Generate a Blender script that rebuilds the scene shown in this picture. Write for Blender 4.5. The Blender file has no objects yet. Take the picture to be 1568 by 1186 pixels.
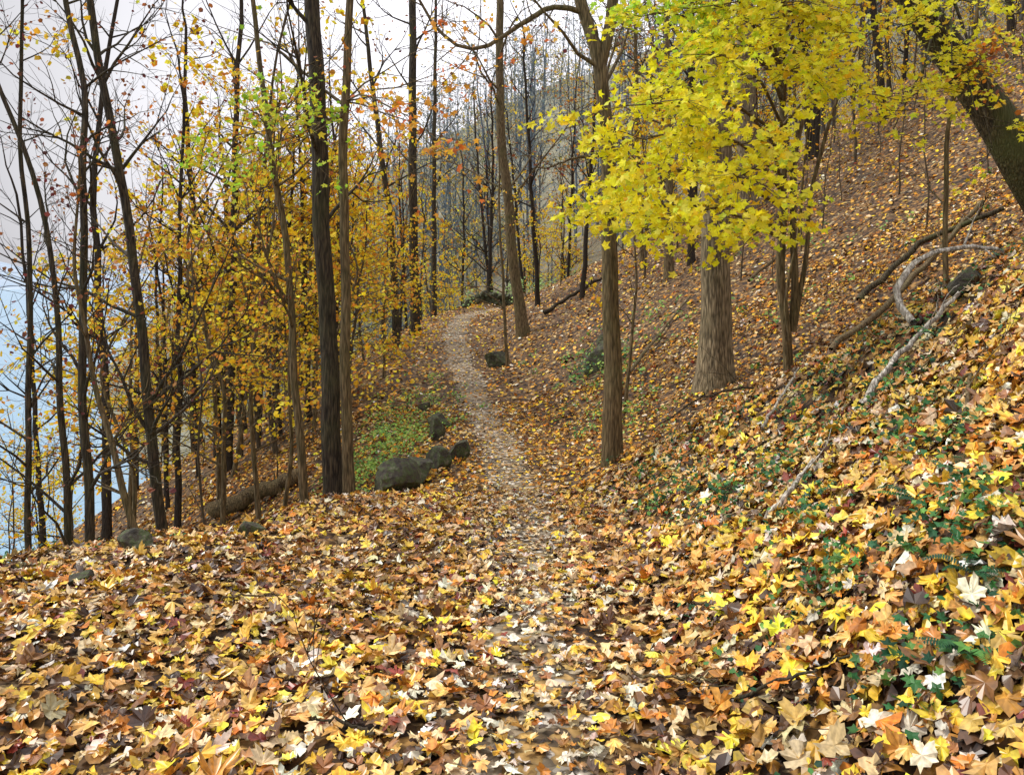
import bpy, math, numpy as np
from mathutils import Vector
scn=bpy.context.scene
rng=np.random.default_rng(7)

# ---------------------------------------------------------------- helpers
def lin(c):
    c=np.array(c,float)/255.0
    return np.where(c<=0.04045,c/12.92,((c+0.055)/1.055)**2.4)
def sp(x,w): return w*np.logaddexp(0,x/w)
def sstep(t):
    t=np.clip(t,0,1); return t*t*(3-2*t)
def table(ys,vs,sig=0.6):
    yy=np.arange(-40,700,0.25); v=np.interp(yy,ys,vs)
    k=np.exp(-0.5*(np.arange(-12,13)*0.25/sig)**2); k/=k.sum()
    vp=np.pad(v,12,mode='edge'); return yy,np.convolve(vp,k,'valid')
CX=table([0,5,9,13,18,25,30,33,36,39,43,55,68,90,130,200,400],[0.1,0.14,0.12,-0.3,-0.95,-1.75,-2.1,-1.9,-1.1,.6,4,7,5,-8,-35,-75,-150])
PZ=table([0,2.5,5,9,13,18,25,32,36,45,90,200,400],[0,-0.03,-0.25,-0.85,-1.05,-0.95,-0.6,-0.15,0.0,0.4,1,3,4],0.8)
TR=table([0,7,9.5,12,18,25,36,50],[.75,.8,1.25,1.5,1.35,1.4,1.1,1.5])
EL=table([0,5,6.1,7.3,8.7,10,12,14,19,28,36,50],[4.3,4.2,4.0,3.1,1.9,1.55,1.8,2.1,2.5,1.9,1.6,2.0],0.35)
SL=table([0,8.5,12,40,60,90],[.8,.7,.45,.55,.8,.9])
def it(T,y): return np.interp(y,T[0],T[1])
_nr=np.random.default_rng(3)
_NS=[(_nr.uniform(0,6.28),_nr.uniform(0,6.28)) for _ in range(24)]
def nz(x,y,f,o=0):
    r=0
    for i in range(6):
        a,p=_NS[(i+o)%24]; ff=f*(1+0.37*i)
        r=r+np.sin(ff*(x*math.cos(a)+y*math.sin(a))+p)
    return r/6*1.6
def H(x,y):
    x=np.asarray(x,float); y=np.asarray(y,float)
    cx=it(CX,y); s=x-cx
    near=.80*sp(s-.78,.15)
    t=s-it(TR,y)
    far=.5*sp(t,.3)+.10*sp(t-8,3)
    y0=np.clip(10.2-1.35*s,4.3,9.0)
    w=sstep((y-y0)/2.8)
    R=(1-w)*near+w*far
    d=-s-it(EL,y)
    L=it(SL,y)*sp(d,.25)+.22*sp(d-8,2)+.03*np.maximum(-s,0)
    off=sstep((np.abs(s)-.6)/1.5)
    dist=np.hypot(x,y)
    n=nz(x,y,2.3)*(.015+.04*off)+nz(x,y,.7,5)*.10*off+nz(x,y,.16,9)*np.clip((dist-25)/40,0,1)*1.2*off
    z=it(PZ,y)+R-L+n
    z=58-sp(58-z,9)
    return -28+sp(z+28,1.0)
def hz(x,y): return float(H(x,y))
def nrm(x,y):
    e=.05; nx=-(H(x+e,y)-H(x-e,y))/(2*e); ny=-(H(x,y+e)-H(x,y-e))/(2*e)
    n=np.stack([nx,ny,np.ones_like(nx)],-1); return n/np.linalg.norm(n,axis=-1,keepdims=True)

class MB:
    def __init__(s): s.V=[];s.T=[];s.M=[];s.C=[];s.n=0;s.tb={};s.lv=[]
    def add(s,V,T,m,C):
        V=np.asarray(V,np.float32); T=np.asarray(T,np.int32)
        C=np.broadcast_to(np.asarray(C,np.float32),(len(V),3))
        s.V.append(V);s.T.append(T+s.n);s.M.append(np.full(len(T),m,np.int32));s.C.append(C);s.n+=len(V)
    def tube(s,P,R,k=5,m=0,mod=0.0):
        s.tb.setdefault((len(P),k,m,mod),[]).append((np.asarray(P,float),np.asarray(R,float)))
    def flush(s):
        for (n,k,m,mod),L in s.tb.items():
            P=np.stack([a for a,b in L]); R=np.stack([b for a,b in L])
            T=np.gradient(P,axis=1); T/=np.linalg.norm(T,axis=2,keepdims=True)+1e-9
            mz=np.abs(T[:,:,2].mean(1))>.6
            ref=np.where(mz[:,None],np.array([1.,0,0]),np.array([0,0,1.]))[:,None,:]
            U=np.cross(T,np.broadcast_to(ref,T.shape)); U/=np.linalg.norm(U,axis=2,keepdims=True)+1e-9
            W=np.cross(T,U)
            a=np.arange(k)*2*math.pi/k
            rr=R[:,:,None]*np.ones(k)
            if mod>0:
                ph=rng.uniform(0,6.28,(len(L),1,1)); zz=P[:,:,2][:,:,None]
                rr=rr*(1+mod*np.sin(3*a+ph+zz*.4)+mod*.6*np.sin(5*a+2*ph-zz*.7)+mod*.5*np.sin(2*a+zz*2.1+ph))
            V=P[:,:,None,:]+rr[...,None]*(np.cos(a)[:,None]*U[:,:,None,:]+np.sin(a)[:,None]*W[:,:,None,:])
            i=np.arange(n-1)[:,None]*k; j=np.arange(k)[None]; j2=(j+1)%k
            q=np.stack([i+j,i+j2,i+k+j2,i+k+j],-1).reshape(-1,4)
            t=np.concatenate([q[:,[0,1,2]],q[:,[0,2,3]]])
            N=len(L); TT=(t[None]+(np.arange(N)*n*k)[:,None,None]).reshape(-1,3)
            s.add(V.reshape(-1,3),TT,m,(1,1,1))
        s.tb={}
    def build(s,name,mats,smooth_mat=(0,)):
        s.flush()
        V=np.concatenate(s.V);T=np.concatenate(s.T);M=np.concatenate(s.M);C=np.concatenate(s.C)
        me=bpy.data.meshes.new(name)
        me.vertices.add(len(V)); me.vertices.foreach_set('co',V.ravel())
        me.loops.add(T.size); me.loops.foreach_set('vertex_index',T.ravel())
        me.polygons.add(len(T)); me.polygons.foreach_set('loop_start',np.arange(len(T),dtype=np.int32)*3)
        me.polygons.foreach_set('material_index',M)
        me.polygons.foreach_set('use_smooth',np.isin(M,smooth_mat))
        at=me.attributes.new('Col','FLOAT_COLOR','POINT')
        at.data.foreach_set('color',np.concatenate([C,np.ones((len(C),1),np.float32)],1).ravel())
        for mt in mats: me.materials.append(mt)
        me.update(calc_edges=True)
        return me
def obj(name,me,loc=(0,0,0),parent=None):
    o=bpy.data.objects.new(name,me); o.location=loc; scn.collection.objects.link(o)
    if parent: o.parent=parent
    return o

# leaf templates
half=[(.14,.80),(.27,.76),(.25,.48),(.50,.62),(.86,.54),(.70,.34),(.80,.16),(.52,.06),(.60,-.20),(.28,-.24)]
o1=[(0,1)]+half+[(0,-.26)]+[(-a,b) for a,b in half[::-1]]
def fan(o,c=(0,.12)):
    V=np.array([c]+o,float); n=len(o); return V,np.array([[0,(i+1)%n+1,i+1] for i in range(n)])
LEAF_HI=fan(o1)
h2=[(.27,.48),(.84,.52),(.50,.08),(.56,-.24)]
LEAF_MID=fan([(0,1)]+h2+[(0,-.22)]+[(-a,b) for a,b in h2[::-1]])
h3=[(.38,.72),(.5,.3),(.72,.1),(.5,-.25),(.2,-.42)]
LEAF_OV=fan([(0,1)]+h3+[(0,-.5)]+[(-a,b) for a,b in h3[::-1]])
LEAF_LO=(np.array([(0,.9),(.6,.35),(.35,-.35),(-.35,-.35),(-.6,.35)],float),np.array([[0,2,1],[0,3,2],[0,4,3]]))
def add_leaves(mb,tm,pos,n,size,col,mat,curl=.3,r=rng,edge=.75):
    V0,T0=tm; N=len(pos)
    if N==0: return
    rv=r.normal(size=(N,3)); a=np.cross(n,rv); a/=np.linalg.norm(a,axis=1,keepdims=True)+1e-9; b=np.cross(n,a)
    X=V0[:,0]*r.uniform(.65,1.08,(N,1)); Y=V0[:,1][None]*np.ones((N,1))
    X=X*r.uniform(.86,1.14,X.shape); Y=Y*r.uniform(.86,1.14,Y.shape); rr=(X**2+(Y-.1)**2)
    Z=r.normal(0,curl,(N,1))*rr+r.normal(0,curl,(N,1))*np.abs(X)+r.normal(0,curl,(N,1))*X*Y+r.normal(0,.08*curl/.3,X.shape)
    P=pos[:,None]+size[:,None,None]*(X[...,None]*a[:,None]+Y[...,None]*b[:,None]+Z[...,None]*n[:,None])
    f=np.ones(X.shape)*r.uniform(edge,1.05,X.shape); f[:,0]=1.05
    C=np.clip(col[:,None]*f[...,None],0,1)
    T=(T0[None]+(np.arange(N)*len(V0))[:,None,None]).reshape(-1,3)
    mb.add(P.reshape(-1,3),T,mat,C.reshape(-1,3))
def pick(pal,w,N,r=rng,j=.18):
    pal=np.array([lin(p) for p in pal]); w=np.array(w,float); w/=w.sum()
    c=pal[r.choice(len(pal),N,p=w)]
    return np.clip(c*np.exp(r.normal(0,j,(N,1)))*np.exp(r.normal(0,.05,(N,3))),0.004,.9)

# ---------------------------------------------------------------- materials
def newmat(name):
    m=bpy.data.materials.new(name); m.use_nodes=True; nt=m.node_tree; nt.nodes.clear()
    out=nt.nodes.new('ShaderNodeOutputMaterial'); return m,nt,out
def N(nt,t,**k):
    n=nt.nodes.new(t)
    for a,b in k.items(): setattr(n,a,b)
    return n
def ramp(nt,stops,interp='LINEAR'):
    r=N(nt,'ShaderNodeValToRGB'); r.color_ramp.interpolation=interp
    el=r.color_ramp.elements
    while len(el)<len(stops): el.new(.5)
    for e,(p,c) in zip(el,stops): e.position=p; e.color=tuple(c)+(1,)
    return r
def leafmat(name,rough=.5,trans=0.0,spec=.4,simple=False):
    m,nt,out=newmat(name); L=nt.links.new
    at=N(nt,'ShaderNodeAttribute',attribute_name='Col'); src=at.outputs['Color']
    if not simple:
        tc=N(nt,'ShaderNodeTexCoord'); no=N(nt,'ShaderNodeTexNoise'); no.inputs['Scale'].default_value=55; no.inputs['Detail'].default_value=1
        L(tc.outputs['Object'],no.inputs['Vector'])
        mr=N(nt,'ShaderNodeMapRange'); mr.inputs[1].default_value=.3;mr.inputs[2].default_value=.7;mr.inputs[3].default_value=.66;mr.inputs[4].default_value=1.2
        L(no.outputs['Fac'],mr.inputs[0])
        mx=N(nt,'ShaderNodeVectorMath',operation='SCALE'); L(src,mx.inputs[0]); L(mr.outputs[0],mx.inputs['Scale']); src=mx.outputs[0]
    if spec>0:
        p=N(nt,'ShaderNodeBsdfPrincipled'); L(src,p.inputs['Base Color'])
        p.inputs['Roughness'].default_value=rough; p.inputs['Specular IOR Level'].default_value=spec
    else:
        p=N(nt,'ShaderNodeBsdfDiffuse'); L(src,p.inputs[0])
    if trans>0:
        t=N(nt,'ShaderNodeBsdfTranslucent'); L(src,t.inputs['Color'])
        ms=N(nt,'ShaderNodeMixShader'); ms.inputs[0].default_value=trans
        L(p.outputs[0],ms.inputs[1]);L(t.outputs[0],ms.inputs[2]);L(ms.outputs[0],out.inputs[0])
    else: L(p.outputs[0],out.inputs[0])
    return m
def barkmat(name,c1,c2,moss=0.0,sc=1.0):
    m,nt,out=newmat(name); L=nt.links.new
    tc=N(nt,'ShaderNodeTexCoord'); mp=N(nt,'ShaderNodeMapping'); mp.inputs['Scale'].default_value=(26*sc,26*sc,3.4*sc)
    L(tc.outputs['Object'],mp.inputs[0])
    no=N(nt,'ShaderNodeTexNoise'); no.inputs['Scale'].default_value=1.6; no.inputs['Detail'].default_value=5; no.inputs['Distortion'].default_value=.6
    L(mp.outputs[0],no.inputs['Vector'])
    vo=N(nt,'ShaderNodeTexVoronoi',feature='DISTANCE_TO_EDGE'); vo.inputs['Scale'].default_value=1.4; L(mp.outputs[0],vo.inputs['Vector'])
    ml=N(nt,'ShaderNodeMath',operation='MULTIPLY_ADD'); L(vo.outputs[0],ml.inputs[0]); ml.inputs[1].default_value=.8; L(no.outputs['Fac'],ml.inputs[2])
    rp=ramp(nt,[(.38,lin(c1)*.45),(.55,lin(c1)),(.85,lin(c2))]); L(ml.outputs[0],rp.inputs[0])
    n2=N(nt,'ShaderNodeTexNoise'); n2.inputs['Scale'].default_value=2.2; n2.inputs['Detail'].default_value=4; L(tc.outputs['Object'],n2.inputs['Vector'])
    mr=N(nt,'ShaderNodeMapRange'); mr.inputs[1].default_value=.45;mr.inputs[2].default_value=.7;mr.inputs[3].default_value=0;mr.inputs[4].default_value=moss
    L(n2.outputs['Fac'],mr.inputs[0])
    mx=N(nt,'ShaderNodeMix',data_type='RGBA'); L(mr.outputs[0],mx.inputs[0]); L(rp.outputs[0],mx.inputs[6]); mx.inputs[7].default_value=(*lin((80,86,48)),1)
    p=N(nt,'ShaderNodeBsdfPrincipled'); L(mx.outputs[2],p.inputs['Base Color']); p.inputs['Roughness'].default_value=.85; p.inputs['Specular IOR Level'].default_value=.2
    b=N(nt,'ShaderNodeBump'); b.inputs['Strength'].default_value=.9; b.inputs['Distance'].default_value=.02; L(ml.outputs[0],b.inputs['Height']); L(b.outputs[0],p.inputs['Normal'])
    L(p.outputs[0],out.inputs[0]); return m
def plainbark(name,c):
    m,nt,out=newmat(name); L=nt.links.new
    tc=N(nt,'ShaderNodeTexCoord'); mp=N(nt,'ShaderNodeMapping'); mp.inputs['Scale'].default_value=(12,12,1.5); L(tc.outputs['Object'],mp.inputs[0])
    no=N(nt,'ShaderNodeTexNoise'); no.inputs['Detail'].default_value=2; L(mp.outputs[0],no.inputs['Vector'])
    rp=ramp(nt,[(.35,lin(c)*.6),(.65,lin(c)*1.3)]); L(no.outputs['Fac'],rp.inputs[0])
    p=N(nt,'ShaderNodeBsdfDiffuse'); L(rp.outputs[0],p.inputs[0]); L(p.outputs[0],out.inputs[0]); return m
M_LIT=leafmat('fallen_leaves',.38,0,.6)
M_LITF=leafmat('fallen_leaves_small',.5,0,0,True)
M_FOL=leafmat('autumn_foliage',.5,.5,.3,True)
M_FOLF=leafmat('distant_foliage',.6,.4,0,True)
M_GRN=leafmat('green_foliage',.45,.2,.3,True)
M_BK=barkmat('brown_bark',(92,78,56),(130,112,82),.35)
M_BKD=barkmat('dark_bark',(54,47,39),(88,77,61),.3)
M_BKG=barkmat('grey_furrowed_bark',(102,90,70),(156,140,112),.15,.8)
M_BKM=barkmat('mossy_bark',(58,51,38),(96,86,64),.9)
M_DEAD=barkmat('weathered_wood',(150,142,130),(214,208,196),.05)
M_BKP=plainbark('forest_bark',(86,76,62))
M_BKPD=plainbark('forest_bark_dark',(60,54,48))
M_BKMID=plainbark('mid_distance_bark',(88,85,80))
M_HAZEB=plainbark('hazed_bark',(104,114,122))  # blue-grey stands for distance haze, put straight into the bark colour

def groundmat(name,worn):
    m,nt,out=newmat(name); L=nt.links.new
    g=N(nt,'ShaderNodeNewGeometry')
    vo=N(nt,'ShaderNodeTexVoronoi'); vo.inputs['Scale'].default_value=17 if worn else 13; vo.inputs['Randomness'].default_value=1
    nw=N(nt,'ShaderNodeTexNoise'); nw.inputs['Scale'].default_value=14; nw.inputs['Detail'].default_value=1; L(g.outputs['Position'],nw.inputs['Vector'])
    ad=N(nt,'ShaderNodeVectorMath',operation='MULTIPLY_ADD'); L(nw.outputs['Color'],ad.inputs[0]); ad.inputs[1].default_value=(.09,.09,.09); L(g.outputs['Position'],ad.inputs[2])
    L(ad.outputs[0],vo.inputs['Vector'])
    sx=N(nt,'ShaderNodeSeparateColor'); L(vo.outputs['Color'],sx.inputs[0])
    if worn: st=[(0,lin((96,80,60))),(.25,lin((142,126,102))),(.5,lin((178,162,136))),(.68,lin((178,142,84))),(.88,lin((216,204,186)))]
    else: st=[(0,lin((62,44,30))),(.22,lin((104,76,46))),(.46,lin((146,110,62))),(.64,lin((172,130,70))),(.76,lin((112,80,50))),(.93,lin((186,160,116)))]
    rp=ramp(nt,st,'CONSTANT'); L(sx.outputs[0],rp.inputs[0])
    dk=N(nt,'ShaderNodeMapRange'); dk.inputs[1].default_value=.3;dk.inputs[2].default_value=.75;dk.inputs[3].default_value=1.0;dk.inputs[4].default_value=.3 if not worn else .45
    L(vo.outputs['Distance'],dk.inputs[0])
    n2=N(nt,'ShaderNodeTexNoise'); n2.inputs['Scale'].default_value=.8; n2.inputs['Detail'].default_value=4; L(g.outputs['Position'],n2.inputs['Vector'])
    m2=N(nt,'ShaderNodeMapRange'); m2.inputs[1].default_value=.3;m2.inputs[2].default_value=.7;m2.inputs[3].default_value=.6;m2.inputs[4].default_value=1.15
    L(n2.outputs['Fac'],m2.inputs[0])
    mu=N(nt,'ShaderNodeMath',operation='MULTIPLY'); L(dk.outputs[0],mu.inputs[0]); L(m2.outputs[0],mu.inputs[1])
    sc=N(nt,'ShaderNodeVectorMath',operation='SCALE'); L(rp.outputs[0],sc.inputs[0]); L(mu.outputs[0],sc.inputs['Scale'])
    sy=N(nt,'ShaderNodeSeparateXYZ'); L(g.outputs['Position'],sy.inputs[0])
    haze_fac=N(nt,'ShaderNodeMapRange'); haze_fac.inputs[1].default_value=34;haze_fac.inputs[2].default_value=100;haze_fac.inputs[3].default_value=0;haze_fac.inputs[4].default_value=.92
    L(sy.outputs[1],haze_fac.inputs[0])
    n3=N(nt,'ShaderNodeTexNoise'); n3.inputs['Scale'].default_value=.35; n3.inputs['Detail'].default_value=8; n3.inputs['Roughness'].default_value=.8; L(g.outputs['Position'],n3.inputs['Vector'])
    haze_col=ramp(nt,[(.38,lin((84,94,96))),(.5,lin((142,136,108))),(.6,lin((116,124,120)))]); L(n3.outputs['Fac'],haze_col.inputs[0])  # far slope tones with bluish haze painted into the base colour by distance
    mx=N(nt,'ShaderNodeMix',data_type='RGBA'); L(haze_fac.outputs[0],mx.inputs[0]); L(sc.outputs[0],mx.inputs[6]); L(haze_col.outputs[0],mx.inputs[7])
    p=N(nt,'ShaderNodeBsdfPrincipled'); L(mx.outputs[2],p.inputs['Base Color']); p.inputs['Roughness'].default_value=.7; p.inputs['Specular IOR Level'].default_value=.3
    b=N(nt,'ShaderNodeBump'); b.inputs['Strength'].default_value=.7; b.inputs['Distance'].default_value=.03; b.invert=True
    L(vo.outputs['Distance'],b.inputs['Height']); L(b.outputs[0],p.inputs['Normal'])
    L(p.outputs[0],out.inputs[0]); return m
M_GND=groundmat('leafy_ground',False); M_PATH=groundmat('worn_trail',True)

def rockmat():
    m,nt,out=newmat('mossy_rock'); L=nt.links.new
    tc=N(nt,'ShaderNodeTexCoord'); n=N(nt,'ShaderNodeTexNoise'); n.inputs['Scale'].default_value=11; n.inputs['Detail'].default_value=9; n.inputs['Roughness'].default_value=.65; L(tc.outputs['Object'],n.inputs['Vector'])
    rp=ramp(nt,[(.32,lin((26,25,22))),(.47,lin((64,58,46))),(.55,lin((62,76,36))),(.62,lin((88,84,68))),(.74,lin((132,126,108)))]); L(n.outputs['Fac'],rp.inputs[0])
    p=N(nt,'ShaderNodeBsdfPrincipled'); L(rp.outputs[0],p.inputs['Base Color']); p.inputs['Roughness'].default_value=.85
    b=N(nt,'ShaderNodeBump'); b.inputs['Strength'].default_value=1; b.inputs['Distance'].default_value=.04; L(n.outputs['Fac'],b.inputs['Height']); L(b.outputs[0],p.inputs['Normal'])
    L(p.outputs[0],out.inputs[0]); return m
M_ROCK=rockmat()

# ---------------------------------------------------------------- terrain
def grid(xs,ys,zf):
    X,Y=np.meshgrid(xs,ys); Z=zf(X,Y); V=np.stack([X,Y,Z],-1).reshape(-1,3)
    nx=len(xs); i=(np.arange(len(ys)-1)[:,None]*nx+np.arange(nx-1)[None]).ravel()
    T=np.concatenate([np.stack([i,i+1,i+nx+1],-1),np.stack([i,i+nx+1,i+nx],-1)]); return V,T
u=np.linspace(-1,1,521); xs=np.sinh(u*6.2)/np.sinh(6.2)*450
v=np.linspace(0,1,520); ys=-25+ (np.sinh(v*5.0-1.0)-math.sinh(-1.0))/(math.sinh(4.0)-math.sinh(-1.0))*625
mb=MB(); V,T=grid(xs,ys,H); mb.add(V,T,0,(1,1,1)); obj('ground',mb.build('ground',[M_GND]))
py=np.arange(-6,41,.06); ss=np.linspace(-1,1,15)
S,Y=np.meshgrid(ss,py); jr=np.random.default_rng(4)
wv=.19+.05*np.sin(Y*1.7)+.05*np.sin(Y*4.1+1)+.008*Y+jr.uniform(-.08,.08,(len(py),1)); wl=.19+.05*np.sin(Y*2.3+2)+.05*np.sin(Y*5.3)+.008*Y+jr.uniform(-.08,.08,(len(py),1))
X=it(CX,Y)+.05*np.sin(Y*1.1)+S*np.where(S<0,wl,wv); Z=H(X,Y)+.010
V=np.stack([X,Y,Z],-1).reshape(-1,3); i=(np.arange(len(py)-1)[:,None]*15+np.arange(14)[None]).ravel()
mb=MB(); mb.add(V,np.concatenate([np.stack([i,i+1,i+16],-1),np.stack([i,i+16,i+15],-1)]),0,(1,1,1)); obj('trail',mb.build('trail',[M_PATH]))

# ---------------------------------------------------------------- river + far shore
m,nt,out=newmat('river_water'); p=N(nt,'ShaderNodeBsdfPrincipled'); p.inputs['Base Color'].default_value=(.22,.38,.52,1); p.inputs['Roughness'].default_value=.25
tc=N(nt,'ShaderNodeNewGeometry'); n=N(nt,'ShaderNodeTexNoise'); n.inputs['Scale'].default_value=.35; n.inputs['Detail'].default_value=6
nt.links.new(tc.outputs['Position'],n.inputs['Vector']); b=N(nt,'ShaderNodeBump'); b.inputs['Strength'].default_value=.6; b.inputs['Distance'].default_value=.6
nt.links.new(n.outputs['Fac'],b.inputs['Height']); nt.links.new(b.outputs[0],p.inputs['Normal']); nt.links.new(p.outputs[0],out.inputs[0])
mb=MB(); V,T=grid(np.linspace(-9000,9000,20),np.linspace(-6000,12000,20),lambda X,Y:X*0-26.0); mb.add(V,T,0,(1,1,1)); obj('river',mb.build('river',[m]))
m,nt,out=newmat('hazed_far_shore'); p=N(nt,'ShaderNodeBsdfPrincipled'); p.inputs['Roughness'].default_value=1
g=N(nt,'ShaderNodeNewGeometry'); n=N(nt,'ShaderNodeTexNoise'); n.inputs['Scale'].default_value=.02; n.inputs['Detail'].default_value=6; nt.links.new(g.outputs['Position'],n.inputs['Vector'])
rp=ramp(nt,[(.35,lin((134,152,172))),(.65,lin((164,178,192)))]); nt.links.new(n.outputs['Fac'],rp.inputs[0]); nt.links.new(rp.outputs[0],p.inputs['Base Color']); nt.links.new(p.outputs[0],out.inputs[0])  # aerial haze painted as a pale blue base colour on the hills
th=np.linspace(math.radians(80),math.radians(200),240); rr=np.linspace(0,1,14)
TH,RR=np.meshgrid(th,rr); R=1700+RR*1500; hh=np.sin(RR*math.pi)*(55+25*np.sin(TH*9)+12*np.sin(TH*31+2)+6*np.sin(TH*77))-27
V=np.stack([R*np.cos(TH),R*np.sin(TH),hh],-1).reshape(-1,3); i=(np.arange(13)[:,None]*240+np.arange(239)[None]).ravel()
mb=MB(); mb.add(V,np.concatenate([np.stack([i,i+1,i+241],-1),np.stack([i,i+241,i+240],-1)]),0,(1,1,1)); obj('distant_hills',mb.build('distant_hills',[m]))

# ---------------------------------------------------------------- leaf litter
PAL=[(214,170,92),(236,190,66),(200,140,60),(216,190,144),(234,222,200),(150,104,60),(104,72,46),(214,136,48),(130,56,40),(240,208,60),(74,52,38)]
W_N=[22,13,13,14,6,15,10,7,3,8,7]
W_P=[16,5,7,26,22,14,8,3,1,3,4]
W_R=[21,18,13,12,6,9,7,9,3,12,5]
W_F=[19,7,12,10,3,24,17,3,1,2,10]
def litter(mb,tm,n,y0,y1,smin,smax,curl,lift,far=False,tilt=.28,smn=None,mat=0,r=rng):
    y=r.uniform(y0**2,y1**2,n)**.5 if y0>0 else r.uniform(y0,y1,n)
    half=.70*np.abs(y)+1.3; x=r.uniform(-1,1,n)*half
    s=x-it(CX,y)
    keep=(s>-it(EL,y)-(3 if not far else 8))
    if smn is not None: keep&=s>smn
    x,y,s=x[keep],y[keep],s[keep]
    k=len(x); z=H(x,y); nn=nrm(x,y); nn=nn+r.normal(0,tilt,(k,3)); nn/=np.linalg.norm(nn,axis=1,keepdims=True)
    sz=r.uniform(smin,smax,k)*np.where(r.random(k)<.35,.6,1)
    onp=np.exp(-(s/(.32+.006*y))**2)
    sz*=1-.35*onp
    pos=np.stack([x,y,z+.012+r.uniform(0,lift,k)*(1-.6*onp)],-1)
    c=pick(PAL,W_N if not far else W_F,k,r)
    if far: near_path=np.exp(-((s-.0)/1.3)**2); mm=r.random(k)<near_path*.85; c[mm]=pick(PAL,[24,20,15,14,5,10,4,12,1,9,2],k,r)[mm]
    cp=pick(PAL,W_P,k,r); cr=pick(PAL,W_R,k,r)
    if not far: mR=(s>.9)&(r.random(k)<.85); c[mR]=cr[mR]
    mP=r.random(k)<onp*.8; c[mP]=cp[mP]
    cl=nz(x,y,1.1,3)*.18+nz(x,y,3.1,12)*.12; c*=np.exp(cl*(1-onp))[:,None]
    kp=r.random(k)>onp*(.25 if far else .0)
    pos,nn,sz,c=pos[kp],nn[kp],sz[kp],c[kp]
    ov=r.random(len(pos))<(.3 if tm is not LEAF_LO else 0)
    add_leaves(mb,tm,pos[~ov],nn[~ov],sz[~ov],c[~ov],mat,curl,r)
    add_leaves(mb,LEAF_OV,pos[ov],nn[ov],sz[ov]*.75,c[ov]*.85,mat,curl*1.4,r)
mb=MB()
litter(mb,LEAF_HI,18000,.9,5.2,.04,.082,.28,.045)
litter(mb,LEAF_HI,13000,.9,5.4,.046,.088,.30,.07,smn=.8)
litter(mb,LEAF_HI,22000,5.0,9,.04,.078,.30,.045)
litter(mb,LEAF_MID,34000,8.6,16,.04,.068,.3,.04,far=True,mat=1)
litter(mb,LEAF_LO,60000,15.5,42,.055,.09,.3,.05,far=True,mat=1)
litter(mb,LEAF_MID,4500,-3,1.2,.05,.08,.22,.03)
obj('leaf_litter',mb.build('leaf_litter',[M_LIT,M_LITF],()))

# ---------------------------------------------------------------- trees
def rdir(d,ang,r):
    d=d/np.linalg.norm(d); a=np.cross(d,r.normal(size=3)); a/=np.linalg.norm(a)+1e-9
    return d*math.cos(ang)+a*math.sin(ang)
def grow(mb,r,p,d,L,rad,lev,mx,cfg):
    n=[6,5,4,4][min(lev,3)]; P=[np.array(p,float)]; d=np.array(d,float); d/=np.linalg.norm(d)
    for i in range(n-1):
        d=d+r.normal(0,cfg.get('wob',.16),3); d[2]+=cfg.get('up',.06); d/=np.linalg.norm(d)
        P.append(P[-1]+d*L/(n-1))
    P=np.array(P); tipr=max(rad*.3,.0018)
    mb.tube(P,np.linspace(rad,tipr,n),[6,5,4,3][min(lev,3)],0)
    if lev<mx:
        nc=r.integers(*cfg.get('kids',(3,6)))
        for c in range(nc):
            t=r.uniform(.25,1) if c else 1.0
            i=min(int(t*(n-1)),n-2); f=t*(n-1)-i; q=P[i]*(1-f)+P[i+1]*f
            dd=rdir(P[i+1]-P[i],math.radians(r.uniform(22,62)) if c else .25,r)
            if cfg.get('flat'): dd[2]*=cfg['flat']
            grow(mb,r,q,dd,L*r.uniform(.42,.68),max(rad*r.uniform(.4,.6)*(1-.3*t),.002),lev+1,mx,cfg)
    if lev>=mx-cfg.get('ll',1):
        nl=r.poisson(cfg['leaves']*(1 if lev==mx else .5))
        for _ in range(nl):
            t=r.uniform(.15,1)*(n-1); i=min(int(t),n-2); f=t-i
            mb.lv.append(P[i]*(1-f)+P[i+1]*f+r.normal(0,cfg.get('sc',.04),3))
def leafout(mb,r,cfg):
    if not mb.lv: return
    pos=np.array(mb.lv); mb.lv=[]; k=len(pos); pos[:,2]-=r.uniform(0,.05,k)
    n=r.normal(0,.7,(k,3))+np.array([-.1,-.3,.7]); n/=np.linalg.norm(n,axis=1,keepdims=True)
    s=r.uniform(.6,1.1,k)*cfg['size']; c=pick(cfg['pal'],cfg['w'],k,r,.2)
    add_leaves(mb,cfg.get('tm',LEAF_LO),pos,n,s,c,1,.25,r,.85)
def resamp(pts,n):
    pts=np.array(pts,float); d=np.r_[0,np.cumsum(np.linalg.norm(np.diff(pts,axis=0),axis=1))]
    t=np.linspace(0,d[-1],n); P=np.stack([np.interp(t,d,pts[:,i]) for i in range(3)],-1)
    for _ in range(max(1,n//12)): P[1:-1]=(P[:-2]+2*P[1:-1]+P[2:])/4
    return P,t
def stem(mb,r,pts,r0,r1,flare=.5,n=28,k=12,mod=.04,wob=.012):
    P,t=resamp(pts,n); ph=r.uniform(0,6,4); Lt=t[-1]
    P[:,0]+=wob*(np.sin(t*2.2+ph[0])+.6*np.sin(t*5+ph[1]))*np.minimum(t,1); P[:,1]+=wob*np.sin(t*2.9+ph[2])*np.minimum(t,1)
    R=np.interp(t,[0,Lt],[r0,r1])*(1+flare*np.exp(-t/(.22+r0)))
    mb.tube(P,R,k,0,mod); return P,R
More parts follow.
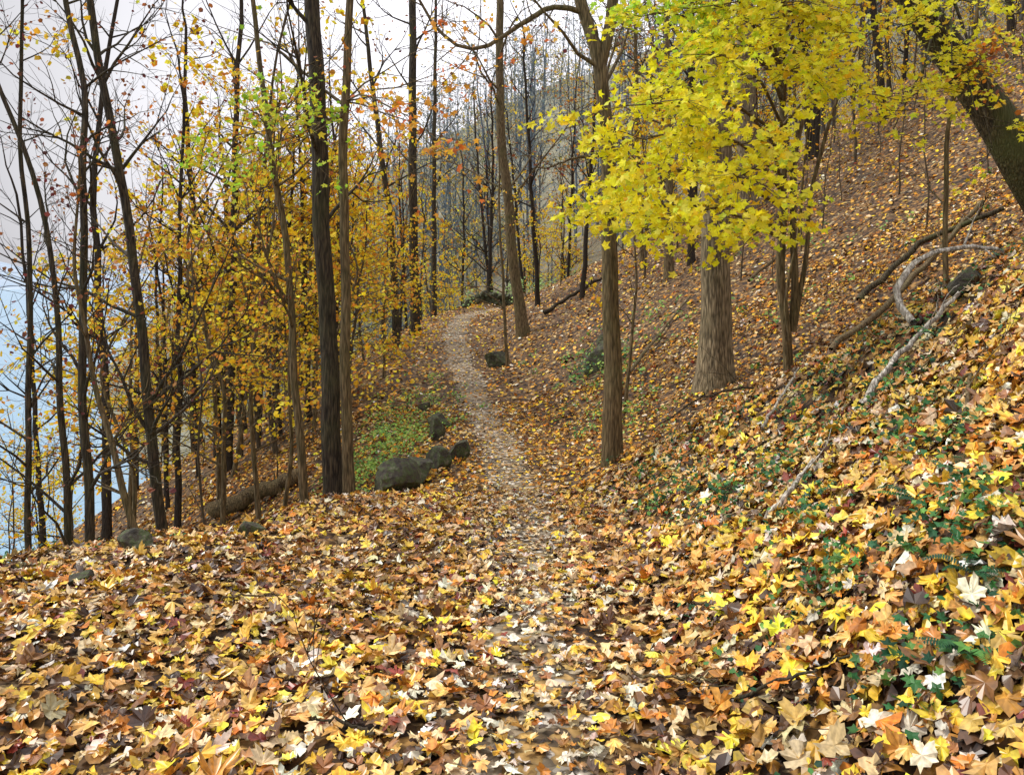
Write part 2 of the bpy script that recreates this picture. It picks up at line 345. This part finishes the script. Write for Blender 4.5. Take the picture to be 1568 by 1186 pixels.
def crown(mb,r,P,R,hs,nb,bl,cfg,mx=3,ang=(35,65)):
    z0=P[0,2]; idx=[i for i in range(len(P)-1) if P[i,2]-z0>hs]
    for b in range(nb):
        i=idx[int(r.uniform(0,1)*len(idx))] if idx else len(P)-2
        f=(P[i,2]-z0-hs)/max(P[-1,2]-z0-hs,.1)
        d=rdir(P[i+1]-P[i],math.radians(r.uniform(*ang)),r)
        grow(mb,r,P[i],d,bl*(1-.55*f)*r.uniform(.6,1.15),min(R[i]*.5,.012+bl*.009),1,mx,cfg)
    grow(mb,r,P[-1],P[-1]-P[-2],bl*.7,R[-1],1,mx,cfg)
YEL=[(246,208,48),(236,186,44),(250,220,76),(216,200,60),(228,158,50)]; YW=[7,5,4,2,3]
YG=[(250,234,40),(244,226,44),(232,228,52),(252,238,84),(206,218,56),(246,204,40)]; YGW=[8,7,5,4,3,2]
ORG=[(218,152,54),(204,122,46),(230,182,62),(160,96,46),(136,72,48)]; OW=[5,4,5,3,2]
BRN=[(134,80,54),(156,94,46),(110,56,56),(190,130,58)]; BW=[4,4,4,2]
cBare=dict(leaves=.6,size=.042,pal=BRN,w=BW,up=.08)
cOr=dict(leaves=1.8,size=.05,pal=ORG,w=OW,up=.03)
cYe=dict(leaves=3.4,size=.058,pal=YEL,w=YW,up=.0,flat=.6)
def tree(name,pts,r0,r1,hs,nb,bl,cfg,bark,seed,mx=3,flare=.5,k=12,extra=None,ang=(35,65)):
    r=np.random.default_rng(seed); x,y=pts[0]; z=hz(x,y)
    full=[(x,y,z-.15)]+[tuple(q) for q in pts[1:]]
    org=np.array([x,y,z]); full=[np.array(q)-org for q in full]
    m=MB(); P,R=stem(m,r,full,r0,r1,flare,k=k,n=30)
    if nb: crown(m,r,P,R,hs,nb,bl,cfg,mx,ang)
    if extra: extra(m,r,org)
    leafout(m,r,cfg)
    me=m.build(name,[bark,M_FOL]); return obj(name,me,tuple(org))
tree('oak_tree',[(-2.08,9.5),(-2.19,9.5,1.14),(-2.29,9.5,3.3),(-2.36,9.5,4.84),(-2.5,9.6,10)],.115,.065,3.2,9,2.0,cBare,M_BKD,1)
def exB(m,r,o):
    c=dict(leaves=4.4,size=.06,up=-.05,flat=.4,kids=(3,5))
    for a,b,n in (((-1.93,9.3,3.45),(-2.6,8.3,2.85),4),((-1.93,9.3,3.6),(-.75,8.3,3.7),5),((-1.93,9.3,3.5),(-2.1,8.4,3.3),3)):
        a=np.array(a)-o;b=np.array(b)-o
        for j in range(n): grow(m,r,a,b-a+r.normal(0,.10,3),np.linalg.norm(b-a)*r.uniform(.8,1.1),.012,1,3,c)
    pos=np.array(m.lv); m.lv=[]; k=len(pos); n=r.normal(0,.6,(k,3))+np.array([0,-.5,.6]); n/=np.linalg.norm(n,axis=1,keepdims=True)
    xx=pos[:,0]+o[0]; col=pick([(210,222,66),(160,206,58),(236,210,64)],[4,3,2],k,r); co=pick([(232,164,60),(214,116,52),(240,196,64)],[4,2,3],k,r)
    col=np.where((xx>-1.6)[:,None],co,col); add_leaves(m,LEAF_MID,pos,n,r.uniform(.036,.066,k),col,1,.2,r,.85)
tree('maple_tree',[(-1.88,9.3),(-1.92,9.3,.39),(-1.95,9.3,2.5),(-1.92,9.3,4.0),(-1.75,9.3,8)],.068,.03,3.3,6,1.6,cBare,M_BK,2,extra=exB)
tree('maple_tree',[(-2.4,9.4),(-2.57,9.4,.99),(-2.64,9.4,1.9),(-2.9,9.4,3.66),(-3.05,9.4,4.8),(-3.2,9.4,6.5)],.052,.02,2.2,12,1.6,cOr,M_BK,3)
tree('maple_tree',[(-3.8,9),(-4.17,9,1.16),(-4.38,9,2.84),(-4.64,9,3.94),(-4.75,9,4.67),(-5,9,7)],.065,.03,1.6,18,1.6,cBare|dict(leaves=1.0),M_BKD,4)
tree('oak_tree',[(-4.17,8),(-4.27,8,.69),(-4.28,8,2.38),(-4.22,8,3.49),(-4.48,8,4.33),(-4.6,8,6)],.05,.02,1.3,18,1.3,cBare|dict(leaves=1.0),M_BKD,5)
tree('oak_tree',[(-4.53,8.3),(-4.7,8.3,1.4),(-4.95,8.3,2.75),(-5.3,8.2,3.6),(-5.5,8.2,5)],.042,.015,1.0,17,1.3,cBare|dict(leaves=1.0),M_BKD,6)
tree('sapling',[(-5.14,8.5),(-5.1,8.5,1.6),(-5.2,8.5,3.1),(-5.2,8.5,5)],.04,.015,.9,11,1.2,cYe|dict(leaves=2),M_BKD,7)
tree('leaning_sapling',[(-3.45,7.8),(-3.86,7.8,-.11),(-4.05,7.8,.46),(-4.25,7.8,1.6),(-4.2,7.8,2.6)],.04,.01,1.3,6,.8,cBare,M_BK,8)
def exF(m,r,o):
    def pl(pts,r0,r1,k=7,n=14): 
        P,t=resamp(np.array(pts)-o,n); P+=r.normal(0,.012,P.shape); m.tube(P,np.linspace(r0,r1,n),k,0); return P
    P=pl([(1.04,9.5,4.05),(1.2,9.5,4.7),(1.3,9.5,6.5)],.075,.05)
    P=pl([(.85,9.5,4.7),(.5,9.3,4.75),(.12,9,4.4),(-.32,9,4.1),(-.61,9,4.1),(-.85,9,4.35),(-1.1,9,4.8)],.036,.014)
    for i in range(2,13): grow(m,r,P[i],rdir(P[i]-P[i-1],.9,r),r.uniform(.4,.9),.009,2,3,cBare)
    P=pl([(1.12,9.5,3.0),(.8,9.2,2.95),(.45,8.9,2.8),(.2,8.8,2.75)],.025,.007,6)
    for i in range(3,13,1): grow(m,r,P[i],rdir(P[i]-P[i-1],.9,r),r.uniform(.3,.6),.006,2,3,cBare)
tree('oak_tree',[(1.2,9.5),(1.18,9.5,.98),(1.14,9.5,2.9),(1.03,9.5,4.2),(.78,9.5,4.95),(.5,9.5,6.5)],.115,.06,4,6,1.8,cBare,M_BK,9,flare=.35,extra=exF)
tree('tulip_tree',[(3.03,12),(3.04,12,1.8),(3.06,12,3.75),(3.08,12,5.7),(3.1,12,11)],.225,.15,4.8,6,3,cBare,M_BKG,10,flare=.6,k=22)
def exY(m,r,o):
    for pts,a,b in (([(3.42,9.8,.9),(3.45,9.8,1.36),(3.43,9.8,2.95),(3.71,9.8,4.3),(3.9,9.8,6)],.05,.025),([(3.45,9.8,1.0),(3.55,9.8,1.6),(3.63,9.8,2.55),(3.8,9.7,3.3),(4.2,9.6,4.6)],.034,.015),([(3.38,9.75,.8),(3.3,9.7,1.2),(3.42,9.6,2.2),(3.5,9.5,3.4)],.026,.01)):
        stem(m,r,np.array(pts)-o,a,b,.1,n=22,k=9)
    c=dict(leaves=6.6,size=.07,up=-.05,flat=.3,kids=(3,6),wob=.12,sc=.05)
    S=[(1.0,6.9,2.5),(1.2,6.5,2.05),(.95,7.1,2.2),(1.85,6.6,2.4),(1.55,7.0,3.2),(1.5,7.4,4.0),(2.15,6.9,2.75),(2.45,7.1,3.4),(2.1,7.6,4.1),(2.3,6.8,3.9),
       (1.3,6.9,2.8),(1.9,7.0,3.6),(2.7,7.4,4.3),(2.1,6.5,2.0),(2.5,7.0,4.6),(3.0,7.6,3.9),(1.5,7.2,4.7),(3.3,7.8,4.6),(2.9,7.9,4.9),(2.0,7.3,4.9),(1.15,6.6,3.0),(1.6,6.4,4.1),(3.2,7.5,3.3),(1.8,6.8,4.4),(1.75,6.6,3.4),(3.0,7.2,4.4)]
    for e in S:
        e=np.array(e); a=np.array([3.29-.02*r.random(),9.7,min(max(e[2]+r.uniform(-.5,.3),1.9),4.9)])
        mid=(a+e)/2+np.array([0,0,.22]); P,t=resamp(np.array([a,mid,e])-o,12); m.tube(P,np.linspace(.024,.007,12),6,0)
        for i in range(6,12):
            for _ in range(1 if i<10 else 3): grow(m,r,P[i],rdir(P[i]-P[i-1],.8,r)*np.array([1,1,.25]),r.uniform(.3,.68),.007,2,3,c)
    k0=len(m.lv); pos=np.array(m.lv); m.lv=[]
    n=r.normal(0,.5,(k0,3))+np.array([-.25,-.7,.6]); n/=np.linalg.norm(n,axis=1,keepdims=True)
    g=pick([(180,216,60),(198,222,60),(216,226,64)],[3,3,2],k0,r,.1); y=pick(YG,YGW,k0,r,.15)
    t=sstep((pos[:,2]+o[2]-3.1)/1.4)*sstep((2.6-(pos[:,0]+o[0]))/1.2); mk=r.random(k0)<t*.75; y[mk]=g[mk]
    add_leaves(m,LEAF_MID,pos,n,r.uniform(.034,.07,k0),y,1,.22,r,.88)
tree('yellow_maple_tree',[(3.4,9.8),(3.29,9.8,1.52),(3.3,9.8,3.35),(3.25,9.8,4.95),(3.2,9.8,7)],.06,.03,3,0,1,cYe,M_BK,11,extra=exY)
def exI(m,r,o):
    c=dict(leaves=4,size=.06,up=-.04,flat=.4,kids=(3,6))
    for e in [(3.6,7.5,3.9),(4.0,7.3,3.5),(4.4,7.6,3.1),(3.9,7.8,3.2),(4.6,7.4,3.6),(3.5,7.6,4.4),(4.9,8.2,2.9),(4.2,8,4.3),(3.7,7.8,3.0),(4.7,7.4,4.0)]:
        a=np.array([4.9,9,4.1+r.random()*.8])-o; e=np.array(e)-o; P,t=resamp([a,(a+e)/2+np.array([0,0,.2]),e],10); m.tube(P,np.linspace(.02,.005,10),5,0)
        for i in range(4,10): grow(m,r,P[i],rdir(P[i]-P[i-1],.8,r)*np.array([1,1,.4]),r.uniform(.3,.6),.005,2,3,c)
    pos=np.array(m.lv); m.lv=[]; k=len(pos); n=r.normal(0,.5,(k,3))+np.array([-.2,-.6,.6]); n/=np.linalg.norm(n,axis=1,keepdims=True)
    add_leaves(m,LEAF_MID,pos,n,r.uniform(.032,.06,k),pick(YG,YGW,k,r,.16),1,.2,r,.88)
tree('mossy_maple_tree',[(6.35,9),(6.1,9,2.3),(5.74,9,2.84),(5.24,9,3.65),(4.73,9,4.3),(4.4,9,4.8),(3.9,9,6.3)],.25,.13,4,3,1.6,cBare,M_BKM,12,k=20,extra=exI)
tree('sapling',[(4.32,8),(4.31,8,2.9),(4.46,8,3.55),(4.62,8,4.0),(4.7,8,5)],.03,.012,1.2,6,.8,cOr,M_BK,13)
tree('oak_tree',[(.37,24),(.02,24,2),(-.1,24,3.75),(-.37,24,5.9),(-.37,24,9.8),(-.3,24,14)],.17,.08,3.5,12,3.2,cYe|dict(leaves=1.2,size=.08),M_BK,14)
tree('oak_tree',[(-3.37,28),(-3.46,28,4.3),(-3.46,28,11.2),(-3.4,28,17)],.17,.1,6,10,3.2,cBare|dict(size=.08),M_BKD,15)
tree('oak_tree',[(-3.7,26),(-3.9,26,3.1),(-4.4,26,6.7),(-4.9,26,11)],.13,.05,4,10,2.8,cBare|dict(size=.08),M_BKD,16)
tree('maple_tree',[(-3.5,36),(-3.5,36,6.6),(-3.4,36,14)],.13,.06,4,10,3,cBare|dict(size=.09),M_BKD,17)
tree('oak_tree',[(7.6,26),(7.6,26,7),(7.5,26,14),(7.5,26,18)],.33,.2,7,7,3.5,cBare|dict(size=.08),M_BKG,18,k=16)
tree('maple_tree',[(4.3,22),(4.3,22,5),(4.2,22,11)],.13,.05,3,10,2.4,cYe|dict(leaves=1.4,size=.08),M_BK,19)
tree('maple_tree',[(4.1,25),(3.9,25,5),(3.8,25,12)],.09,.04,3,10,2.4,cOr|dict(size=.08),M_BK,20)
tree('sapling',[(1.9,13.5),(2.1,13.5,1.6),(2.0,13.5,4)],.03,.012,1,7,1,cYe|dict(leaves=1.),M_BK,21)
tree('sapling',[(-.1,20.5),(-.3,20.5,2.5),(-.35,20.5,5)],.045,.02,1.5,8,1.3,cYe|dict(leaves=1.),M_BK,22)
for i,(x,y,h,sz) in enumerate([(-3.6,11.5,5.0,1.6),(-4.9,13.5,6.0,1.9),(-3.4,14.5,4.2,1.6),(-5.4,11.2,4.4,1.4),(-4.6,18,7.5,2.2),(-3.1,19.5,4.2,1.4),(-3.1,10.8,3.0,1.2),(-4.4,12.2,5.2,1.6),(-5.4,15.5,6.4,2.0),(-4.0,16.2,5.6,1.8),(-6.2,13.0,5.6,1.8)]):
    r=np.random.default_rng(100+i); z=hz(x,y)
    tree('yellow_maple_tree',[(x,y),(x+r.normal(0,.15),y,z+h*.4),(x+r.normal(0,.3),y,z+h*.75),(x+r.normal(0,.3),y,z+h)],.026+.003*h,.012,1.0 if i!=4 else 2,15,sz,cYe|dict(leaves=3.2 if i%3 else 2.4,size=.058,pal=YEL+[(226,148,50)],w=YW+[4]),M_BK,200+i,ang=(45,80))

# ---------------------------------------------------------------- forest (instanced prototypes)
def proto(name,seed,h,r0,hs,nb,bl,cfg,bark,mx=3,lean=.5):
    r=np.random.default_rng(seed); m=MB()
    pts=[(0,0,-.4),(r.normal(0,.1*lean),r.normal(0,.1*lean),h*.3),(r.normal(0,.4*lean),r.normal(0,.3*lean),h*.65),(r.normal(0,.7*lean),r.normal(0,.5*lean),h)]
    P,R=stem(m,r,pts,r0,r0*.35,.4,n=14,k=7,wob=.03); crown(m,r,P,R,hs,nb,bl,cfg,mx); leafout(m,r,cfg)
    return m.build(name,[bark,M_FOLF])
big=dict(size=.09)
bare=[proto('bare_tree',300+i,13,.12,4.0,15,3.2,cBare|big|dict(leaves=.5,kids=(3,5)),M_BKPD) for i in range(3)]
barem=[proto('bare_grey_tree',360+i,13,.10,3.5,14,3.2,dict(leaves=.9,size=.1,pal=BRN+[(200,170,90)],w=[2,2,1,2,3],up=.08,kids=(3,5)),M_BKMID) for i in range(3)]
orgp=[proto('russet_tree',310+i,10,.09,2.5,15,2.8,cOr|big|dict(leaves=2.0,kids=(3,5)),M_BKPD) for i in range(3)]
yelp=[proto('yellow_tree',320+i,6.0,.045,1.2,16,2.0,cYe|big|dict(leaves=4.0,size=.085,kids=(3,5)),M_BKP) for i in range(3)]
sap=[proto('thin_sapling',330+i,4,.022,1.0,8,1.0,cYe|dict(leaves=1.0,size=.065,kids=(2,4)),M_BKP) for i in range(3)]
HZB=[(136,142,136),(164,152,112),(124,138,142)]; HZY=[(222,196,92),(200,180,96),(228,186,86),(164,166,116)]  # far tree leaf palettes with distance haze mixed into the colours
farb=[proto('hazy_bare_tree',340+i,15,.14,3,13,4.2,dict(leaves=1.6,size=.2,pal=HZB,w=[1,1,1],up=.06,kids=(2,5)),M_HAZEB) for i in range(3)]
fary=[proto('hazy_yellow_tree',350+i,10,.10,2,13,3.6,dict(leaves=3.4,size=.21,pal=HZY,w=[1,1,1,2],up=.02,kids=(2,5)),M_HAZEB) for i in range(2)]
fw=bpy.data.objects.new('background_forest',None); scn.collection.objects.link(fw)
r=np.random.default_rng(55)
def scatter(protos,n,xf,y0,y1,smin,smax,cond=None):
    c=0;tries=0
    while c<n and tries<n*30:
        tries+=1; y=r.uniform(y0,y1); x=xf(y); s=x-float(it(CX,y))
        if cond and not cond(x,y,s): continue
        z=hz(x,y)
        if z<-25.5: continue
        o=obj('tree_instance',protos[r.integers(len(protos))],(x,y,z-.05),fw); k=r.uniform(smin,smax)
        o.scale=(k,k,k*r.uniform(.9,1.15)); o.rotation_euler=(r.normal(0,.04),r.normal(0,.04),r.uniform(0,6.28)); c+=1
lf=lambda y: float(it(CX,y)-it(EL,y))-.8-r.uniform(0,1)**1.3*(2+.75*y)
notleft=lambda x,y,s: x/y>-.36 or r.random()<.5
scatter(bare,26,lf,14,60,.6,1.05,notleft)
scatter(orgp,22,lf,14,60,.5,1.0,notleft)
scatter(yelp,36,lf,14,60,.6,1.2,notleft)
scatter(yelp,18,lambda y:-r.uniform(.2,.46)*y,15,34,.8,1.3)
scatter(orgp,10,lambda y:-r.uniform(.25,.5)*y,13,26,.5,.75)
scatter(sap,26,lf,11,34,.6,1.2)
rt=lambda y: float(it(CX,y)+it(TR,y))+1.5+r.uniform(0,1)*.8*y
ok=lambda x,y,s: not(abs(x/y-.25)<.04 and y<14) 
scatter(bare,26,rt,21,50,.7,1.2)
scatter(barem,64,rt,36,80,.7,1.2)
scatter(orgp,22,rt,26,70,.6,1.0)
scatter(yelp,44,rt,22,64,.6,1.1)
scatter(sap,40,rt,14,40,.5,1.1,ok)
allx=lambda y: r.uniform(-.3,.6)*y
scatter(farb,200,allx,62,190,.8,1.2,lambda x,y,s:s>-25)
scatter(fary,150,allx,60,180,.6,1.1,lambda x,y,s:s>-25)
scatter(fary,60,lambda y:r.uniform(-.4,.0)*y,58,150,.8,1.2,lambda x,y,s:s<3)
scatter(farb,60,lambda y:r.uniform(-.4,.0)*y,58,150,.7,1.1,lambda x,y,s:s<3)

# ---------------------------------------------------------------- rocks, logs, wall
def rock_geo(m,r,c,sx,sy,sz):
    import bmesh
    bm=bmesh.new(); bmesh.ops.create_icosphere(bm,subdivisions=4,radius=1)
    V=np.array([v.co[:] for v in bm.verts]); T=np.array([[v.index for v in f.verts] for f in bm.faces]); bm.free()
    for _ in range(9):
        d=r.normal(size=3); d/=np.linalg.norm(d); o=r.uniform(.42,.72); pr=V@d; V=V-np.maximum(pr-o,0)[:,None]*d*.97
    V*=1.2
    V+=.02*np.sin(V*9+r.uniform(0,6,3))[:,[1,2,0]]+.012*np.sin(V*23+r.uniform(0,6,3))[:,[2,0,1]]
    a=r.uniform(0,6.28) if sx<sy*1.6 else r.normal(0,.2); ca,sa=math.cos(a),math.sin(a)
    V=V*np.array([sx,sy,sz]); V=np.stack([V[:,0]*ca-V[:,1]*sa,V[:,0]*sa+V[:,1]*ca,V[:,2]],-1)
    m.add(V+np.array(c),T,0,(1,1,1))
for i,(x,y,sx,sy,sz) in enumerate([(-1.36,9.2,.38,.27,.30),(-1.2,10.1,.30,.2,.22),(-.98,10.7,.19,.15,.19),(-.76,11.2,.17,.15,.23),(-1.2,13,.19,.16,.22),(-1.3,14,.2,.16,.22),(-.4,21,.42,.3,.36),(1.8,17,.34,.28,.42),(3.3,5.8,.15,.1,.12),(-2.67,5.7,.14,.1,.11),(-2.05,6.4,.12,.1,.10),(-2.67,4.95,.1,.07,.08),(-1.7,15.5,.2,.14,.14),(2.1,18.2,.25,.2,.2)]):
    r2=np.random.default_rng(400+i); m=MB(); rock_geo(m,r2,(0,0,0),sx,sy,sz); obj('mossy_rock',m.build('mossy_rock',[M_ROCK],()),(x,y,hz(x,y)+sz*.38))
m=MB(); r2=np.random.default_rng(77)
for row in range(2):
    for i in range(13):
        t=(i+.5*row)/12; x=-2.6+2.5*t; y=38.9-.6*t; rock_geo(m,r2,(x,y,hz(x,y)+.12+.28*row),.17,.16,.17)
obj('stone_wall',m.build('stone_wall',[M_ROCK],()))
def limb(name,pts,r0,r1,mat,twigs=0,seed=0):
    r2=np.random.default_rng(seed); pts=[np.array((x,y,hz(x,y)+dz)) for x,y,dz in pts]; o=pts[0].copy()
    m=MB(); P,t=resamp([q-o for q in pts],16); P+=r2.normal(0,.22*r0+.004,P.shape); m.tube(P,np.linspace(r0,r1,16),8,0,.06)
    for i in range(twigs):
        j=r2.integers(4,15); grow(m,r2,P[j],rdir(P[j]-P[j-1],.8,r2),r2.uniform(.2,.5),r1*.7,2,3,dict(leaves=0))
    obj(name,m.build(name,[mat,M_FOL]),tuple(o))
limb('fallen_log',[(-4.8,12.7,.22),(-4.1,12.8,.2),(-3.35,12.9,.16)],.14,.11,M_BK,3,1)
limb('fallen_log',[(4.2,10.6,.05),(5.2,11.4,.08),(6.4,12.3,.15),(7.6,13,.4)],.045,.035,M_BK,3,2)
limb('fallen_log',[(5.4,12.6,.05),(6.6,13,.3),(7.6,12.4,.3)],.055,.035,M_BKM,2,3)
limb('dead_branch',[(2.3,5.3,.06),(2.55,5.5,.14),(2.8,5.6,.13),(3.15,5.65,.12)],.026,.014,M_DEAD,1,4)
limb('dead_branch',[(2.95,5.9,.08),(2.9,6.1,.28),(3.1,6.2,.42),(3.4,6.2,.3),(3.75,6.2,.2)],.03,.016,M_DEAD,2,5)
limb('dead_branch',[(1.45,4.6,.06),(1.6,4.6,.11),(1.85,4.9,.08)],.017,.01,M_DEAD,1,6)
limb('dead_branch',[(2.9,8.3,.05),(2.4,8.3,.25),(1.9,8.2,.3),(1.4,8.0,.35)],.016,.005,M_BKD,6,7)
limb('dead_branch',[(2.0,6.4,.06),(2.3,6.7,.14),(2.5,7.0,.1)],.013,.006,M_DEAD,2,8)
limb('dead_branch',[(2.2,3.9,.06),(2.4,4.2,.12),(2.5,4.6,.09)],.012,.006,M_BK,2,9)
for i,(a,b,c,d) in enumerate([(.5,3.3,.8,3.15),(.85,3.0,1.2,2.85),(-.9,5.9,-.7,6.2),(-.5,2.9,-.75,3.0),(1.0,3.7,.9,4.0),(-3.1,7.2,-2.7,7.3),(1.9,4.2,2.2,4.3),(1.7,6.1,2.0,6.0),(2.6,5.2,2.9,5.1),(1.3,5.2,1.5,5.5),(-1.6,4.4,-1.3,4.5)]):
    limb('twig',[(a,b,.06),((a+c)/2,(b+d)/2,.08),(c,d,.065)],.007,.004,M_BKD if i%2 else M_BK,1,20+i)
limb('fallen_branch',[(2.2,15,.08),(3.0,16.5,.1),(4.0,18,.15)],.035,.02,M_BK,3,31)
limb('fallen_branch',[(1.0,26,.1),(2.2,26.5,.15),(3.2,27,.2)],.07,.04,M_BKD,2,32)
limb('fallen_branch',[(5.0,17,.08),(6.2,18,.1),(7.0,19.5,.15)],.035,.02,M_BK,3,33)

# ---------------------------------------------------------------- ferns and green plants
GR=[(40,88,52),(50,102,56),(68,118,60),(34,74,50)]
def fern(x,y,s,seed,tilt=1):
    r2=np.random.default_rng(seed); m=MB()
    for f in range(r2.integers(7,12)):
        a=r2.uniform(0,6.28); L=s*r2.uniform(.5,1.15); n=20; t=np.linspace(0,1,n); bend=r2.normal(0,.35)
        hx=np.cos(a+bend*t);hy=np.sin(a+bend*t); hh=r2.uniform(.6,1.2)
        P=np.stack([hx*L*t,hy*L*t,L*hh*(t-.8*t**2)],-1)
        w=L*.2*np.sin(np.pi*np.clip(t*.9+.1,0,1))**.8
        col=pick(GR,[3,3,2,2],1,r2)[0]
        for i in range(1,n):
            h=np.array([hx[i],hy[i],0]); side=np.array([-hy[i],hx[i],0])
            for sg in (-1,1):
                if r2.random()<.06: continue
                b=P[i]; e=b+sg*side*w[i]*r2.uniform(.85,1.1)+h*w[i]*.35-np.array([0,0,.25*w[i]]); d=h*L*.02
                m.add([b-d,b+d,e,(b+e)/2+d*1.2,(b+e)/2-d],[[0,1,3],[0,3,4],[4,3,2]],1,col*r2.uniform(.7,1.25))
    obj('fern',m.build('fern',[M_GRN,M_GRN],()),(x,y,hz(x,y)+.06))
for i,(x,y,s) in enumerate([(1.58,2.75,.16),(1.42,2.5,.15),(1.72,3.4,.16),(1.5,5.7,.18),(1.35,6.1,.15),(1.9,3.5,.14),(2.9,5.5,.18)]):
    fern(x,y,s,500+i)
mb=MB(); r2=np.random.default_rng(9)
def patch(x0,y0,sx,sy,n,cl,size,pal,w,h=.12,sp_=.07,tm=LEAF_LO):
    x=r2.normal(x0,sx,n);y=r2.normal(y0,sy,n); xx=np.repeat(x,cl)+r2.normal(0,sp_,n*cl); yy=np.repeat(y,cl)+r2.normal(0,sp_,n*cl)
    k=len(xx); z=H(xx,yy)+.04+r2.uniform(0,h,k); nn=r2.normal(0,.5,(k,3))+np.array([-.2,-.2,1]); nn/=np.linalg.norm(nn,axis=1,keepdims=True)
    add_leaves(mb,tm,np.stack([xx,yy,z],-1),nn,r2.uniform(.5,1,k)*size,pick(pal,w,k,r2),0,.2,r2)
G2=[(134,170,66),(104,150,60),(166,188,82),(80,124,64)]
patch(-2.0,13,.4,1.2,150,12,.04,G2,[3,3,2,1]); patch(-1.9,16.5,.4,1.5,70,10,.045,G2,[3,3,2,1])
patch(-2.0,11.2,.35,.5,70,10,.035,G2,[3,3,2,1])
patch(1.7,13,.4,1.5,50,9,.045,G2,[2,3,1,2]); patch(1.9,17,.35,.5,30,14,.06,GR+G2,[1]*8,.3);patch(2.5,18,1.2,2,60,10,.06,G2,[2,3,1,2]); patch(-1,42,3,2,120,20,.12,[(140,176,96),(160,184,110)],[1,1],.9)
GV=GR+[(96,138,62)]
patch(1.9,5.3,.5,.8,60,12,.028,GV,[1]*5,.09); patch(1.5,3.5,.35,.7,30,11,.024,GV,[1]*5,.08); patch(3,6,.5,.6,60,10,.03,GV,[1]*5,.1); patch(-3.3,6,.6,.4,8,7,.03,GV,[1]*5,.06); patch(1.5,7.5,.3,.8,50,9,.03,GV,[1]*5,.08)
for cx_,cy_ in [(1.55,3.2),(1.72,2.95),(1.35,3.5),(2.0,3.8),(1.45,5.5),(1.75,5.2),(2.2,4.5),(1.3,2.6),(2.6,5.3),(1.55,4.3),(1.2,6.4)]:
    patch(cx_,cy_,.07,.09,5,13,.038,GV,[2,2,2,1,2],.11,.06,LEAF_MID)
patch(5,15,2,2,40,9,.06,G2,[2,3,1,2])
obj('ground_cover_plants',mb.build('ground_cover_plants',[M_GRN],()))

# ---------------------------------------------------------------- light, sky, camera
w=bpy.data.worlds.new('World'); scn.world=w; w.use_nodes=True; nt=w.node_tree; nt.nodes.clear()
out=nt.nodes.new('ShaderNodeOutputWorld'); bg=nt.nodes.new('ShaderNodeBackground'); sky=nt.nodes.new('ShaderNodeTexSky'); sky.sky_type='NISHITA'; sky.sun_disc=False
EL_,AZ=math.radians(46),math.radians(-75)
sky.sun_elevation=EL_; sky.sun_rotation=AZ; sky.dust_density=4; sky.air_density=1.0
hs=nt.nodes.new('ShaderNodeHueSaturation'); hs.inputs['Saturation'].default_value=.14; hs.inputs['Value'].default_value=1.0
L=nt.links.new
tc=nt.nodes.new('ShaderNodeTexCoord'); no=nt.nodes.new('ShaderNodeTexNoise'); no.inputs['Scale'].default_value=2.2; no.inputs['Detail'].default_value=6
mr=nt.nodes.new('ShaderNodeMapRange'); mr.inputs[1].default_value=.3; mr.inputs[2].default_value=.7; mr.inputs[3].default_value=.85; mr.inputs[4].default_value=1.15
sx=nt.nodes.new('ShaderNodeSeparateXYZ'); L(tc.outputs['Generated'],sx.inputs[0])
m1=nt.nodes.new('ShaderNodeMapRange'); m1.inputs[1].default_value=-.6; m1.inputs[2].default_value=-.08; m1.inputs[3].default_value=4.0; m1.inputs[4].default_value=12.0; L(sx.outputs[0],m1.inputs[0])
mm=nt.nodes.new('ShaderNodeMath'); mm.operation='MULTIPLY'; L(m1.outputs[0],mm.inputs[0]); L(mr.outputs[0],mm.inputs[1])
mx=nt.nodes.new('ShaderNodeMix'); mx.data_type='RGBA'; mx.inputs[0].default_value=.8
L(sky.outputs[0],hs.inputs['Color']); L(tc.outputs['Generated'],no.inputs['Vector']); L(no.outputs['Fac'],mr.inputs[0])
sc=nt.nodes.new('ShaderNodeVectorMath'); sc.operation='SCALE'; sc.inputs[0].default_value=(.98,.97,1.03); L(mm.outputs[0],sc.inputs['Scale'])
L(hs.outputs[0],mx.inputs[6]); L(sc.outputs[0],mx.inputs[7]); L(mx.outputs[2],bg.inputs[0]); bg.inputs[1].default_value=.14; L(bg.outputs[0],out.inputs[0])
sd=bpy.data.lights.new('sun','SUN'); sd.energy=3.4; sd.angle=math.radians(12); sd.color=(1,.96,.88); so=bpy.data.objects.new('sun',sd); scn.collection.objects.link(so)
dv=Vector((math.sin(AZ)*math.cos(EL_),math.cos(AZ)*math.cos(EL_),math.sin(EL_))); so.rotation_euler=(-dv).to_track_quat('-Z','Y').to_euler()
cd=bpy.data.cameras.new('camera'); cd.sensor_width=36; cd.lens=36*1230/1568; cd.shift_y=-173/1568; cd.clip_end=20000; cd.clip_start=.05
co=bpy.data.objects.new('camera',cd); co.location=(0,0,1.6); co.rotation_euler=(math.radians(90),0,0); scn.collection.objects.link(co); scn.camera=co
scn.view_settings.view_transform='Standard'; scn.view_settings.look='None'; scn.view_settings.exposure=0
